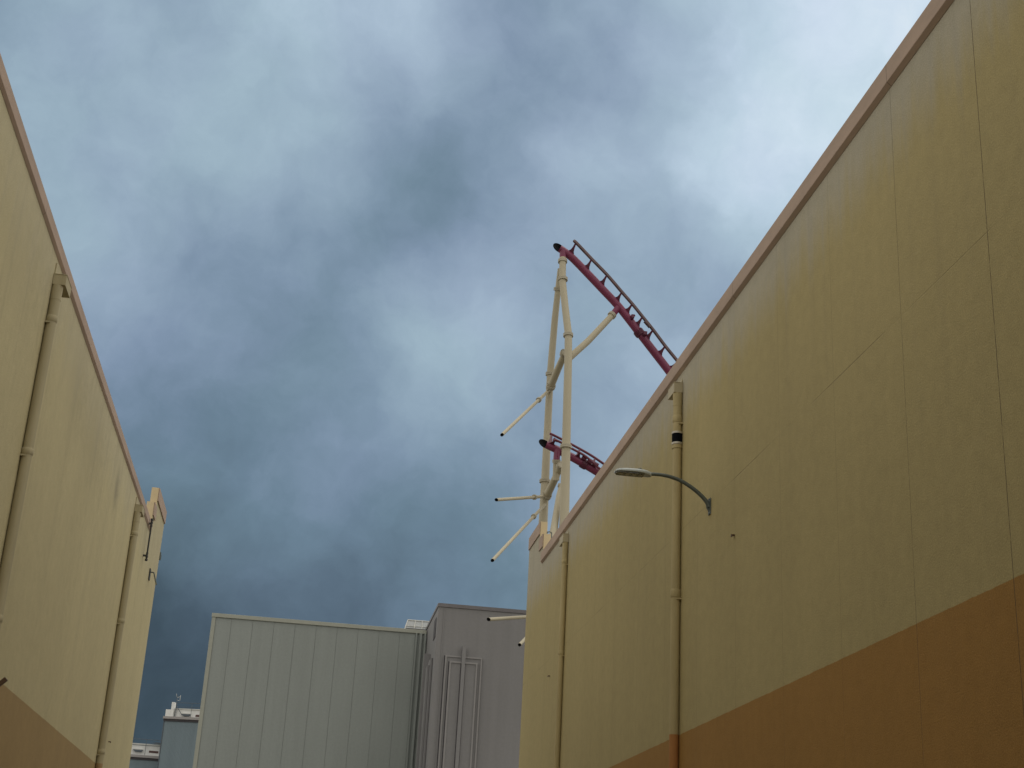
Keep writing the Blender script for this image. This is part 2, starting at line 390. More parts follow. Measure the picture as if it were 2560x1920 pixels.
# head: tapered rounded shell lofted along X
def loft(secs, n=24, mi=0):
    m = MB(); rings = []
    for (x, z, hy, hup, hdn) in secs:
        ring = []
        for k in range(n):
            a = 2*math.pi*k/n; c, s_ = math.cos(a), math.sin(a)
            ring.append(m.bm.verts.new((x, YL+math.copysign(abs(c)**0.6, c)*hy, z+(hup*abs(s_)**0.8 if s_ > 0 else -hdn*abs(s_)**0.35))))
        rings.append(ring)
    for i in range(len(secs)-1):
        for k in range(n): m.bm.faces.new([rings[i][k], rings[i][(k+1)%n], rings[i+1][(k+1)%n], rings[i+1][k]])
    m.bm.faces.new(rings[0][::-1]); m.bm.faces.new(rings[-1]); return m
L = hx1-hx0
zz = hz-0.01
loft([(hx0, zz+0.0, 0.05, 0.010, 0.012), (hx0+0.015, zz+0.002, 0.085, 0.022, 0.018), (hx0+0.06*L/0.56, zz+0.004, 0.115, 0.034, 0.02),
      (hx0+0.3*L, zz+0.007, 0.128, 0.045, 0.02), (hx0+0.62*L, zz+0.008, 0.128, 0.050, 0.022), (hx0+0.8*L, zz+0.007, 0.115, 0.048, 0.03),
      (hx0+0.9*L, zz+0.004, 0.085, 0.045, 0.035), (hx0+L, zz, 0.05, 0.035, 0.035)]).build('lamp_head', M['lamp_head'], root)
lens = MB()
def poly_lens(x0, x1, hy, z):
    pts_ = []
    for k in range(7):
        a = math.pi/2+math.pi*k/6; pts_.append((x0+hy*0.6+math.cos(a)*hy*0.6, YL+math.sin(a)*hy, z))
    pts_ += [(x1, YL-hy, z), (x1, YL+hy, z)]
    return pts_
lens.prism(poly_lens(hx0+0.012, hx0+0.80*L, 0.095, zz-0.030), (0, 0, 0.012)); lens.build('lens', M['lamp_lens'], root)
for i in range(4):
    xx = hx0+0.06+i*0.105
    MB().box((xx, YL-0.07, zz-0.036), (xx+0.06, YL+0.07, zz-0.0305)).build('led_module', M['lamp_led'], root)
MB().tube([(hx0+0.70*L, YL, zz+0.045), (hx0+0.70*L, YL, zz+0.085)], 0.028, 14).build('photocell', M['lamp_arm'], root)

# ------------------------------------------------------------------ small fittings on the left building
root = empty('wall_conduit', 'thin dark rod with knuckled ends at left building far corner', 'conduit')
cx = XL+0.10
a = onx(381, 1297, cx); c = onx(365, 1402, cx)
yy = (a.y+c.y)/2; a.y = yy; c.y = yy
MB().tube([a, c], 0.022, 10).build('rod', M['dark'], root)
for zt, n_ in ((a.z, 1), (c.z, -1)):
    k = MB()
    for j in range(3):
        zz_ = zt-n_*(0.03+0.085*j); k.tube([(cx, yy, zz_-0.026), (cx, yy, zz_+0.026)], 0.036-0.003*j, 12)
    k.box((XL+0.002, yy-0.03, zt-n_*0.14-0.02), (cx, yy+0.03, zt-n_*0.14+0.02))
    k.build('end_fitting', M['dark'], root)
root = empty('wall_bracket', 'small dark bracket with slanting rod at left building corner', 'bracket')
b0 = onx(374, 1428, XL)
MB().box((XL+0.002, b0.y-0.10, b0.z-0.24), (XL+0.03, b0.y+0.10, b0.z+0.06)).build('plate', M['dark'], root)
e = at(391, 1462, b0.y)
bb = MB().tube([(XL+0.02, b0.y, b0.z-0.02), (XL+0.12, b0.y, b0.z-0.03), e], 0.02, 8)
bb.build('rod', M['lamp_arm'], root)
ed = at(401, 1380, 41.08)
tag(MB().box((XL+0.0, 41.102, ed.z-0.22), (XL+0.03, 41.19, ed.z)).box((XL+0.005, 41.1905, ed.z-0.20), (XL+0.04, 41.23, ed.z-0.06)).build('wall_fixture', M['lamp_arm']), 'tiny grey fixture peeking past the left building far edge', 'fixture')
root = empty('brown_beam', 'short dark brown beam poking in from left wall at picture edge', 'beam')
e = at(16, 1697, 21.0); 
s = Vector((XL+0.01, 21.0, e.z-0.35))
d = (e-s)
w = Vector((0, 0.03, 0)); u = d.normalized().cross(Vector((0, 1, 0)))*0.028
MB().prism([s+u+w, s-u+w, s-u-w, s+u-w], d).build('beam', M['brown'], root)
MB().box((XL+0.002, 20.9, s.z-0.12), (XL+0.0095, 21.1, s.z+0.12)).build('base_plate', M['dark'], root)

# ladder hoop behind the right parapet
hp = at(1374, 1330, 37.7)
hoop = [(hp.x-0.07, 37.7, 11.2), (hp.x-0.07, 37.7, hp.z-0.08), (hp.x-0.04, 37.7, hp.z-0.01), (hp.x, 37.7, hp.z+0.01), (hp.x+0.05, 37.7, hp.z-0.04), (hp.x+0.06, 37.7, hp.z-0.14), (hp.x+0.06, 37.7, 10.37)]
tag(MB().tube(smooth([Vector(p) for p in hoop], 4), 0.014, 8).build('handrail_hoop', M['lamp_arm']), 'thin bent handrail loop behind the stepped parapet on right roof', 'handrail')

# ------------------------------------------------------------------ roller coaster
RC = empty('roller_coaster', 'half dismantled steel coaster with cut magenta track on cream columns', 'roller coaster')
def tp(lst, default=None):          # (px, py, Y, width px) -> points, radii
    pts, rad = [], []
    for (x, y, Y, w) in lst:
        p = at(x, y, Y); pts.append(p); rad.append(msize(w*1.07, p)/2)
    return pts, rad
def flange(parent, p, d, r, th=0.09, mat=None, bolts=0, k=1.36):
    f = MB(); d = Vector(d).normalized(); p = Vector(p)
    f.ring(p-d*(th*0.5+0.006), d, r*k, th); f.ring(p+d*(th*0.5+0.006), d, r*k, th)
    if bolts:
        u = d.orthogonal().normalized(); v = d.cross(u)
        for i in range(bolts):
            a = 2*math.pi*i/bolts; q = p+(u*math.cos(a)+v*math.sin(a))*r*1.2
            f.tube([q-d*(th+0.07), q+d*(th+0.07)], 0.028, 6)
    return f.build('flange', mat or M['flange'], parent)
def member(name, lst, mat, flanges=(), slant=None, curve=0):
    pts, rad = tp(lst)
    if curve:
        pts = smooth(pts, curve)
        rad = [rad[0]+(rad[-1]-rad[0])*i/(len(pts)-1) for i in range(len(pts))]
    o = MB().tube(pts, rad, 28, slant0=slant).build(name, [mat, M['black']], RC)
    for (x, y, Y, w, b) in flanges:
        p = at(x, y, Y)
        i = min(range(len(pts)-1), key=lambda j: ((pts[j]+pts[j+1])/2-p).length)
        j = min(range(len(pts)), key=lambda q: (pts[q]-p).length)
        dd = pts[i+1]-pts[i]
        flange(o, p, dd, msize(w, p)/2, bolts=b)
    return o
YC = 80.0
# near column: two straight legs meeting in bends
member('column', [(1407, 645, YC, 15.5), (1406, 700, YC-0.2, 16), (1413, 768, YC-0.5, 16.5), (1421, 836, YC-0.8, 17.5), (1420.5, 900, YC-1, 18), (1417, 1050, YC-1.2, 19.5), (1412, 1250, YC-1.4, 22), (1409.5, 1340, YC-1.5, 23), (1403, 1800, YC-1.9, 26)],
       M['steel_cream'], [(1406.5, 653, YC, 17, 0), (1407.5, 698, YC-0.2, 17.5, 0), (1420.5, 838, YC-0.8, 18.5, 0), (1414.8, 1117, YC-1.3, 21.5, 0)])
# rear column
member('column', [(1401, 672, YC+0.8, 13), (1395, 725, YC+1.2, 14), (1387, 800, YC+1.8, 15.5), (1376, 930, YC+2.6, 16), (1370, 1050, YC+2.8, 17), (1363, 1200, YC+3, 19), (1358, 1300, YC+3, 21), (1349, 1500, YC+3, 22), (1340, 1850, YC+3, 24)],
       M['steel_cream'], [(1394.5, 723, YC+1.2, 15.5, 0), (1375.5, 935, YC+2.6, 17, 0), (1362, 1203, YC+3, 20, 0)])
# red stub below the upper track end and below the knee
UP = [(1397, 620), (1407, 626.5), (1421, 637), (1436, 650), (1468, 683), (1505, 722), (1541, 760), (1568, 793), (1598, 832), (1640, 886), (1680, 938), (1740, 1020), (1810, 1130)]
view = -(at(1500, 760, YC)-Vector((0, 0, CAMZ))).normalized()
def track(name, spine_px, w0, w1, Y0, Y1, ties, railmat, rails, label, fl):
    n = len(spine_px)
    P, Rr = [], []
    x0, x1 = spine_px[0][0], spine_px[-1][0]
    yat = lambda x: Y0+(Y1-Y0)*(x-x0)/(x1-x0)
    for (x, y) in spine_px:
        p = at(x, y, yat(x)); P.append(p); Rr.append(msize(w0+(w1-w0)*(x-x0)/(x1-x0), p)/2)
    S = smooth(P, 4); R = [Rr[0]+(Rr[-1]-Rr[0])*i/(len(S)-1) for i in range(len(S))]
    t0 = (S[1]-S[0]).normalized()
    sl = -view*1.0+Vector((0, 0, 1))*0.15
    sl = sl-t0*sl.dot(t0)
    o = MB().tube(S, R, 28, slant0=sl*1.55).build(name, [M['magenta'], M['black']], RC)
    if label: o['label'] = label
    rl = []
    for (rpx, dY, w) in rails:
        Q = smooth([at(x, y, yat(x)+dY) for x, y in rpx], 4)
        rr = msize(w, Q[0])/2
        MB().tube(Q, rr, 14).build('rail', railmat, o)
        rl.append((Q, rr))
    for (bx, by, tops) in ties:
        base = at(bx, by, yat(bx))
        i = min(range(len(S)-1), key=lambda q: ((S[q]+S[q+1])/2-base).length); dirn = (S[i+1]-S[i]).normalized()
        foot = S[i]+dirn*(base-S[i]).dot(dirn)
        m = MB()
        for (tx, ty, dY) in tops:
            top = at(tx, ty, yat(bx)+dY)
            ax = (top-foot); f_r = 0.75*R[i]/ax.length
            prev = (f_r, 0.24)
            for f1, a1 in ((f_r+(1-f_r)*0.28, 0.12), (f_r+(1-f_r)*0.6, 0.075), (1.0, 0.055)):
                f0, a0 = prev
                A = foot+ax*f0; B = foot+ax*f1; th = Vector((0, 0.05, 0))
                m.prism([A-dirn*a0+th, A+dirn*a0+th, B+dirn*a1+th, B-dirn*a1+th], -2*th)
                prev = (f1, a1)
        m.build('cross_tie', M['tie'], o)
    for (x, y, w) in fl:
        p = at(x, y, yat(x)); i = min(range(len(S)-1), key=lambda q: (S[q]-p).length)
        flange(o, S[i], S[i+1]-S[i], msize(w, p)/2, 0.14, M['tie'], 10, 1.42)
    return o, S
rail_u = [(1434, 604), (1440, 608), (1479, 649), (1517, 688), (1554, 731), (1581, 762), (1606, 793), (1634, 828), (1664, 868), (1698, 910), (1740, 966), (1800, 1050)]
tu = [((1430, 632.5), (1438, 611)), ((1470, 672), (1478, 650)), ((1509, 710), (1516, 690)), ((1545, 752), (1553, 733)), ((1571, 780.5), (1579.5, 762)), ((1600, 812), (1605, 794)), ((1625, 843), (1632, 826)), ((1655.5, 883), (1662, 867)), ((1683, 921), (1693, 906))]
ties = [(b[0], b[1], [(t[0], t[1], -0.45), (t[0]+0.8, t[1]-1.5, 0.5)]) for b, t in tu]
ru2 = [(x+1.6, y-1.8) for x, y in rail_u]
TU, SU = track('track', UP, 19, 21, YC, YC+2, ties, M['rail'], [(rail_u, -0.45, 6.2), (ru2, 0.5, 6.2)], None, [(1602, 838, 18.5)])
# bolted splice of the upper rail and two clips on the spine
sp_ = at(1616, 811, YC+0.6); dd = (at(1640, 838, YC+0.8)-sp_).normalized()
MB().tube([sp_-dd*0.25-Vector((0, 0.2, 0.08)), sp_+dd*0.25-Vector((0, 0.2, 0.08))], 0.10, 8).build('rail_splice', M['rail'], TU)
cl = at(1580, 793, YC+0.5)
MB().box((cl.x-0.08, cl.y-0.25, cl.z-0.12), (cl.x+0.1, cl.y+0.1, cl.z+0.10)).tube([cl+Vector((0.02, -0.1, 0.05)), cl+Vector((0.16, -0.1, 0.10))], 0.07, 10).build('spine_clip', M['tie'], TU)
cl = at(1612, 836, YC+0.6)
MB().box((cl.x-0.12, cl.y-0.25, cl.z-0.10), (cl.x+0.1, cl.y+0.1, cl.z+0.12)).build('spine_clip', M['tie'], TU)
# lower track
LOW = [(1362, 1110), (1375, 1116), (1390, 1123), (1408, 1132), (1430, 1143), (1460, 1160), (1492, 1179), (1530, 1203), (1580, 1238), (1640, 1285)]
rl1 = [(1374, 1084), (1380, 1086), (1400, 1096), (1427, 1110), (1460, 1128), (1485, 1143), (1513, 1162), (1560, 1192), (1620, 1236)]
rl2 = [(1383, 1101), (1389, 1100.5), (1402, 1106), (1427, 1120), (1460, 1138), (1482, 1156), (1502, 1174), (1545, 1200), (1600, 1240)]
tl = [((1377, 1113), (1379, 1088), (1387, 1102)), ((1411, 1127), (1413, 1104), (1413, 1113)), ((1445, 1146), (1449, 1124), (1449, 1133)), ((1483, 1167), (1487, 1147), (1487, 1158)), ((1520, 1192), (1526, 1172), (1520, 1184))]
ties = [(b[0], b[1]-4, [(t[0], t[1], 0.5), (u[0], u[1], -0.5)]) for b, t, u in tl]
TL, SL = track('track', LOW, 19, 21.5, YC, YC+1, ties, M['rail_red'], [(rl1, 0.5, 6.4), (rl2, -0.5, 6.2)], None, [(1457, 1160, 18)])
for (x, y, dY, r_) in ((1475, 1153, -0.3, 0.16), (1460, 1146, -0.3, 0.11), (1490, 1161, -0.3, 0.13), (1389, 1100, -0.5, 0.09)):
    cl = at(x, y, YC+0.3+dY)
    MB().tube([cl-Vector((0.14, 0, -0.07)), cl+Vector((0.14, 0, -0.07))], r_, 8).build('rail_splice', M['tie'], TL)
# magenta stubs
def simple(name, lst, mat, parent=RC, n=26):
    pts, rad = tp(lst); return MB().tube(pts, rad, n).build(name, mat, parent)
simple('stub_pipe', [(1407, 624, YC, 15), (1407, 652, YC, 15.5)], M['magenta'], TU)
simple('stub_pipe', [(1546, 768, YC+0.6, 15), (1531, 788, YC+0.7, 15)], M['magenta'], TU)
simple('stub_pipe', [(1393, 1124, YC, 15.5), (1391, 1153, YC, 15.5)], M['magenta'], TL)
# upper brace from track down to near column, then on to rear column
member('brace', [(1531, 788, YC+0.7, 14.5), (1470, 853, YC+0.2, 15.5), (1421, 897, YC-0.2, 16)], M['steel_cream'], [(1530, 788, YC+0.7, 15.5, 0)])
member('brace', [(1411, 886, YC-0.4, 15), (1394, 925, YC+0.9, 16.5), (1376, 968, YC+2.2, 17.5)], M['flange'] if False else M['steel_cream'], [(1411, 884, YC-0.4, 17, 10), (1377, 966, YC+2.1, 17.5, 10)])
# lower post, lower brace and hidden leg
member('column', [(1391, 1153, YC, 15), (1390.5, 1180, YC+0.2, 16), (1390, 1201, YC+0.3, 16)], M['steel_cream'], [(1391, 1153, YC, 15.5, 0)])
member('brace', [(1402, 1163, YC-0.4, 15.5), (1385, 1203, YC+1, 17), (1367, 1240, YC+2.5, 18)], M['steel_cream'], [(1402, 1164, YC-0.4, 16, 10), (1367, 1239, YC+2.4, 18, 10)])
member('brace', [(1401, 1212, YC, 6), (1396, 1240, YC-0.4, 11), (1390, 1290, YC-1, 16), (1377, 1375, YC-2, 20), (1362, 1480, YC-3, 24)], M['steel_cream'], [(1399, 1214, YC, 7, 0)])
# cut pipe ends reaching left
stubs = [((1255, 1087), (1374, 974), 8.5, YC-4, (1347, 999.5)), ((1241, 1249.5), (1364, 1241), 8.3, YC-4, (1336, 1243)),
         ((1231, 1401), (1362, 1262), 8.5, YC-5, (1334.5, 1291.5)), ((1221.5, 1548.5), (1350, 1540), 9, YC-4, None), ((1299, 1612), (1348, 1560), 8.5, YC-4, None)]
for (e0, e1, w, Ye, fl) in stubs:
    A = at(e0[0], e0[1], Ye); B = at(e1[0], e1[1], YC+2.6); d = (B-A).normalized()
    r = msize(w, A)/2
    sl = -view*1.0; sl = sl-d*sl.dot(d)
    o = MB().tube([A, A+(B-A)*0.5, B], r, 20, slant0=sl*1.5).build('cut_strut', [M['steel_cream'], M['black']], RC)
    if fl:
        t = (fl[0]-e0[0])/(e1[0]-e0[0]); p = A+(B-A)*t
        # correct for perspective: pick the parameter that lands on the flange pixel
        best = min((abs((lambda q: (q.x*Xc.x+q.y*Yc.x+(q.z-CAMZ)*Zc.x)/(q.x*Xc.z+q.y*Yc.z+(q.z-CAMZ)*Zc.z)*FPX+1280)(A+(B-A)*s_)-fl[0]), s_) for s_ in [i/200 for i in range(201)])
        flange(o, A+(B-A)*best[1], d, r, 0.07, None, 0, 1.75)

# ------------------------------------------------------------------ mauve building
YM = 88.0
xm = at(1097, 1508, YM).x; zm = at(1097, 1508, YM).z; xm_r = 32.0
root = empty('mauve_building', 'mauve grey rendered building with tall raised vertical panels on its front', 'building')
MB().box((xm, YM, -0.2), (xm_r, YM+30, zm-0.22)).build('wall', M['mauve'], root)
MB().box((xm-0.05, YM-0.06, zm-0.215), (xm_r+0.05, YM+30, zm-0.02)).box((xm-0.02, YM-0.02, zm-0.0195), (xm_r, YM+29.9, zm+0.02)).build('parapet_cap', M['mauve_cap'], root)
X_ = lambda px, py: at(px, py, YM).x
Z_ = lambda px, py: at(px, py, YM).z
xo0, xo1, zo = X_(1112, 1650), X_(1205, 1650), Z_(1155, 1642)
xi0, xi1, zi = X_(1122, 1665), X_(1192.5, 1665), Z_(1158, 1657)
def motif(root, a0, a1, zo, b0, b1, zi, c, zf, put):
    put(MB(), a0, a1, zo, 0.0, 0.14).build('outer_panel', M['mauve'], root)
    put(MB(), b0, b1, zi, 0.141, 0.27).build('inner_panel', M['mauve'], root)
    f = MB(); put(f, c-0.11, c+0.11, zf, 0.0, 0.42); f.build('fin', M['mauve'], root)
    g_ = MB(); put(g_, c-0.16, c-0.115, zi-0.05, 0.271, 0.276); put(g_, c+0.115, c+0.15, zi-0.05, 0.271, 0.276); put(g_, a0-0.05, a0-0.003, zo, 0.0, 0.03); put(g_, a1+0.003, a1+0.03, zo, 0.0, 0.03); put(g_, b1+0.003, b1+0.03, zi, 0.141, 0.16); put(g_, b0-0.05, b0-0.003, zi, 0.141, 0.16); g_.build('edge_shade_strip', M['slot'], root)  # shade along the panel and fin edges, painted as dark strips
def putf(m, a, b, z, d0, d1): return m.box((a, YM-0.002-d0, 1.0), (b, YM-0.002-d1, z))
def puts(m, a, b, z, d0, d1): return m.box((xm-0.002-d0, a, 1.0), (xm-0.002-d1, b, z))
cF = X_(1158, 1640)
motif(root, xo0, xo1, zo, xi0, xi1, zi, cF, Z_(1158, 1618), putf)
for (a_, b_, z_, d_) in ((xo0, xo1, zo, 0.142), (xi0, xi1, zi, 0.272)):
    mm = MB(); y1_, y0_ = YM-0.002-d_, YM-0.002-d_-0.05; t_ = 0.10
    mm.box((a_, y0_, 1), (a_+t_, y1_, z_-t_)).box((b_-t_, y0_, 1), (b_, y1_, z_-t_)).box((a_, y0_, z_-t_+0.001), (cF-0.12, y1_, z_)).box((cF+0.12, y0_, z_-t_+0.001), (b_, y1_, z_))
    mm.build('panel_moulding', M['mauve_trim'], root)
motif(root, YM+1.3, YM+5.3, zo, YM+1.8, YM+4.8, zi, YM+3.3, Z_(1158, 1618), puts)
MB().box((xm-0.03, YM+0.7, zm-2.0), (xm-0.002, YM+2.0, zm-0.75)).build('louver', M['slot'], root)
MB().box((xm+0.35, YM-0.03, 1), (xm+0.42, YM-0.002, zm-0.3)).build('corner_bead', M['mauve'], root)

# ------------------------------------------------------------------ grey-green building
YG = 95.0
gx0 = at(532, 1537, YG).x; zg = at(800, 1554.5, YG).z
root = empty('grey_building', 'wide grey green clad building with vertical seams at the lane end', 'building')
w = MB().box((gx0, YG+0.03, -0.2), (12.0, YG+24, zg-0.26))
MB().box((gx0-0.06, YG-0.09, zg-0.255), (xm-0.06, YG+24, zg)).build('coping', M['grey_trim'], root, bevel=0.01)
MB().box((gx0-0.03, YG-0.05, 0), (gx0+0.22, YG-0.002, zg-0.258)).build('corner_trim', M['grey_trim'], root)
sp_g = msize(53, at(800, 1700, YG))
x = gx0+0.222; first = True
while x < xm-0.8:
    x2 = min(x+(sp_g*0.75 if first else sp_g), xm-0.8); first = False
    w.box((x+0.012, YG, 0), (x2-0.012, YG+0.0295, zg-0.26)); x = x2
w.box((gx0, YG+0.001, 0), (gx0+0.22, YG+0.0295, zg-0.26))
w.build('wall', M['grey'], root)
rb = MB()
for dx, wd, dp in ((0.78, 0.10, 0.12), (0.50, 0.14, 0.20), (0.2, 0.12, 0.14)):
    rb.box((xm-dx, YG-dp, 0), (xm-dx+wd, YG-0.002, zg-0.262))
rb.build('corner_rib', M['grey'], root)
# roof light
root = empty('roof_light', 'low translucent roof light with white frame on grey building roof', 'roof light')
q = lambda px, py: at(px, py, YG+0.6)
a0, a1, b0, b1 = q(1011, 1568), q(1021, 1547), q(1068, 1545), q(1082, 1572)
zb = zg+0.004
prof = [Vector((a0.x, YG+0.6, zb)), Vector((b1.x, YG+0.6, zb)), Vector((b0.x+0.3, YG+1.0, a1.z)), Vector((a1.x, YG+1.0, a1.z))]
m = MB(); d = Vector((0, 3.0, 0)); back = [prof[0]+d*1.2, prof[1]+d*1.2, prof[2]+d, prof[3]+d]
va = [m.bm.verts.new(p) for p in prof]; vb = [m.bm.verts.new(p) for p in back]
m.bm.faces.new(va); m.bm.faces.new(vb[::-1])
for i in range(4): m.bm.faces.new([va[i], va[(i+1)%4], vb[(i+1)%4], vb[i]])
m.build('glazing', M['pane'], root)
fr = MB()
for i in range(4): fr.tube([prof[i]+Vector((0, -0.03, 0)), prof[(i+1)%4]+Vector((0, -0.03, 0))], 0.035, 6)
for t in (0.33, 0.62):
    A = prof[0].lerp(prof[1], t); B = prof[3].lerp(prof[2], t); fr.tube([A+Vector((0, -0.04, 0)), B+Vector((0, -0.04, 0))], 0.03, 6)
A = prof[0].lerp(prof[3], 0.45); B = prof[1].lerp(prof[2], 0.45); fr.tube([A+Vector((0, -0.04, 0)), B+Vector((0, -0.04, 0))], 0.02, 6)
fr.build('frame', M['dull_white'], root)
MB().box((a0.x+0.1, YG+0.50, zb), (b1.x-0.2, YG+0.56, zb+0.16)).build('kerb', M['slot'], root)

# blue roof behind the mauve building
YB = 112.0
root = empty('blue_roof_building', 'far building with blue grey hipped roof showing behind mauve parapet', 'building')
r0 = at(1262, 1527, YB); r1 = at(1316, 1513.5, YB)
MB().box((r0.x+1.0, YB, -0.2), (r1.x+14, YB+14, r0.z-0.9)).build('wall', M['tower'], root)
m = MB(); eave = [Vector((r0.x-0.5, YB-0.8, r0.z-0.9)), Vector((r1.x+15, YB-0.8, r0.z-0.9)), Vector((r1.x+15, YB+15, r0.z-0.9)), Vector((r0.x-0.5, YB+15, r0.z-0.9))]
pk = [Vector((r1.x+1.5, YB+1.5, r1.z+0.55)), Vector((r1.x+12, YB+1.5, r1.z+0.55)), Vector((r1.x+12, YB+12, r1.z+0.55)), Vector((r1.x+1.5, YB+12, r1.z+0.55))]
va = [m.bm.verts.new(p) for p in eave]; vb = [m.bm.verts.new(p) for p in pk]
m.bm.faces.new(va[::-1]); m.bm.faces.new(vb)
for i in range(4): m.bm.faces.new([va[i], va[(i+1)%4], vb[(i+1)%4], vb[i]])
m.build('roof', M['blue_roof'], root)

# ------------------------------------------------------------------ far towers at left

def tower(px0, py0, wpx, label, tall, YT, rot):
    a = at(px0, py0, YT); u = msize(1.0, a)          # one local unit = u metres
    zt = a.z; W = wpx*u; D = 60*u
    root = empty('far_tower', label, 'building', 'pale blocks with white penthouses far behind the lane')
    root.location = (a.x, YT, 0); root.rotation_euler = (0, 0, math.radians(rot))
    B = lambda m, x0, x1, y0, y1, z0, z1: m.box((x0*u, y0*u, zt+z0*u), (x1*u, y1*u, zt+z1*u))
    MB().box((3*u, 2*u, -0.2), (W, D, zt-12*u)).build('wall', M['tower'], root)
    rbs = MB(); x = 5*u
    while x < W-u: rbs.box((x, 1.2*u, 0), (x+1.1*u, 1.98*u, zt-12.1*u)); x += 3.3*u
    rbs.build('cladding_rib', M['tower'], root)
    MB().box((0.5*u, 0.8*u, 0), (2.9*u, 8*u, zt-12.1*u)).build('corner_trim', M['railing'], root)  # side trim in a dark colour that holds its shadow
    B(MB(), -1, wpx+2, -4, 62, -6.5, -0.5).build('fascia', M['tower_trim'], root)
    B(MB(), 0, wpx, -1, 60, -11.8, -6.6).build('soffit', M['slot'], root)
    if tall:
        B(MB(), 3, 16, -1, 14, -0.4, 16.5).build('plinth_block', M['white'], root)
        B(MB(), 16.1, 23, -2, 14, -0.4, 35).build('chimney', M['white'], root)
        px, ph, x0 = 26, 21, 26
        fl, vt = (43, 66), (79, 96)
        rz, rzm, posts = 34, 24, (30, 68, 106)
    else:
        x0, ph = 3, 28
        fl, vt = (8, 33), (48, 71)
        rz, rzm, posts = 38, 23, (1, 39, 77)
    B(MB(), x0, wpx, 4, 50, -0.4, ph-3).build('penthouse_wall', M['white'], root)
    B(MB(), x0-1, wpx+1, 2, 52, ph-2.9, ph).build('penthouse_cap', M['dull_white'], root)
    v = MB(); z0 = 2 if tall else 7
    v.prism([(fl[0]*u, 3.9*u, zt+(z0+5)*u), (fl[1]*u, 3.9*u, zt+(z0+5)*u), ((fl[1]-3)*u, 3.9*u, zt+z0*u), ((fl[0]+6)*u, 3.9*u, zt+z0*u)], (0, -6*u, 0))
    v.build('floodlight_box', M['railing'], root)
    B(MB(), fl[0]+1, fl[1]-1, -2, 3.9, z0+5.1, z0+7).build('floodlight_cover', M['dull_white'], root)
    B(MB(), vt[0], min(vt[1], wpx-1), 3, 3.95, z0, z0+5).build('vent', M['red_vent'], root)
    r = MB()
    rx0 = 27 if tall else 0
    for zz_, rr in ((rz, 0.65), (rzm, 0.45)): r.tube([(rx0*u, -2*u, zt+zz_*u), (W, -2*u, zt+zz_*u)], rr*u, 6)
    for x in posts:
        if x <= wpx: r.tube([(x*u, -2*u, zt-0.4*u), (x*u, -2*u, zt+rz*u)], 0.6*u, 6)
    r.build('railing', M['railing'], root)
    if tall:
        MB().tube([(29*u, -3*u, zt+26*u), (46*u, -3*u, zt+4*u)], 0.8*u, 6).build('stay', M['railing'], root)
        m = MB().tube([(27*u, 0, zt+0*u), (27*u, 0, zt+54*u)], 0.75*u, 6)
        m.build('mast', M['railing'], root)
        m = MB().tube([(27*u, 0, zt+46*u), (35*u, 0, zt+50*u)], 0.5*u, 6); m.tube([(35*u, 0, zt+40*u), (35*u, 0, zt+53*u)], 0.6*u, 6)
        m.tube([(23.5*u, 0, zt+56*u), (27*u, 0, zt+47*u)], 0.5*u, 6); m.tube([(27*u, 0, zt+41*u), (34*u, 0, zt+39*u)], 0.4*u, 6)
        m.build('antenna', M['dull_white'], root)
    else:
        MB().prism([(52*u, -3*u, zt+30*u), (74*u, -3*u, zt+28*u), (74*u, -3*u, zt+32*u), (64*u, -3*u, zt+32.5*u)], (0, 3*u, 0)).build('awning', M['railing'], root)
    return root
tower(410, 1790, 130, 'taller far block with ribbed wall, white chimney and antenna mast', True, 220.0, -12)
tower(322, 1885, 110, 'lower far block with white penthouse at bottom left beside the taller block', False, 224.0, 0)

# ------------------------------------------------------------------ sky
wd = bpy.data.worlds.new('World'); scene.world = wd; wd.use_nodes = True
g = NT(wd.node_tree); g.n.clear()
out = g.new('ShaderNodeOutputWorld'); bg = g.new('ShaderNodeBackground')
tc = g.new('ShaderNodeTexCoord'); D0 = tc.outputs['Generated']
SUN_EL, SUN_AZ = 70.0, 105.0
sky = g.new('ShaderNodeTexSky', sky_type='NISHITA'); sky.sun_disc = False
sky.sun_elevation = math.radians(SUN_EL); sky.sun_rotation = math.radians(SUN_AZ)
def vm(op, a, b):
    x = g.new('ShaderNodeVectorMath', operation=op); g.put(x.inputs[0], a); g.put(x.inputs[1], b); return x
# fold direction onto a cloud deck so that clouds flatten towards the horizon
sepd = g.new('ShaderNodeSeparateXYZ'); g.put(sepd.inputs[0], D0)
zz_ = g.math('ADD', g.math('MAXIMUM', sepd.outputs[2], 0.0), 0.22)
cmb = g.new('ShaderNodeCombineXYZ'); g.put(cmb.inputs[0], g.math('DIVIDE', sepd.outputs[0], zz_)); g.put(cmb.inputs[1], g.math('DIVIDE', sepd.outputs[1], zz_)); g.put(cmb.inputs[2], sepd.outputs[2])
deck = cmb.outputs[0]
w1 = g.noise(deck, 2.2, 4, 0.5).outputs['Color']; w2 = g.noise(vm('ADD', D0, (7.3, 2.1, 4.4)).outputs[0], 16.0, 5, 0.55).outputs['Color']
sc1 = g.new('ShaderNodeVectorMath', operation='SCALE'); g.put(sc1.inputs[0], vm('SUBTRACT', w1, (0.5, 0.5, 0.5)).outputs[0]); sc1.inputs[3].default_value = 0.035
sc2 = g.new('ShaderNodeVectorMath', operation='SCALE'); g.put(sc2.inputs[0], vm('SUBTRACT', w2, (0.5, 0.5, 0.5)).outputs[0]); sc2.inputs[3].default_value = 0.045
dW = vm('NORMALIZE', vm('ADD', vm('ADD', D0, sc1.outputs[0]).outputs[0], sc2.outputs[0]).outputs[0], (0, 0, 0)).outputs[0]
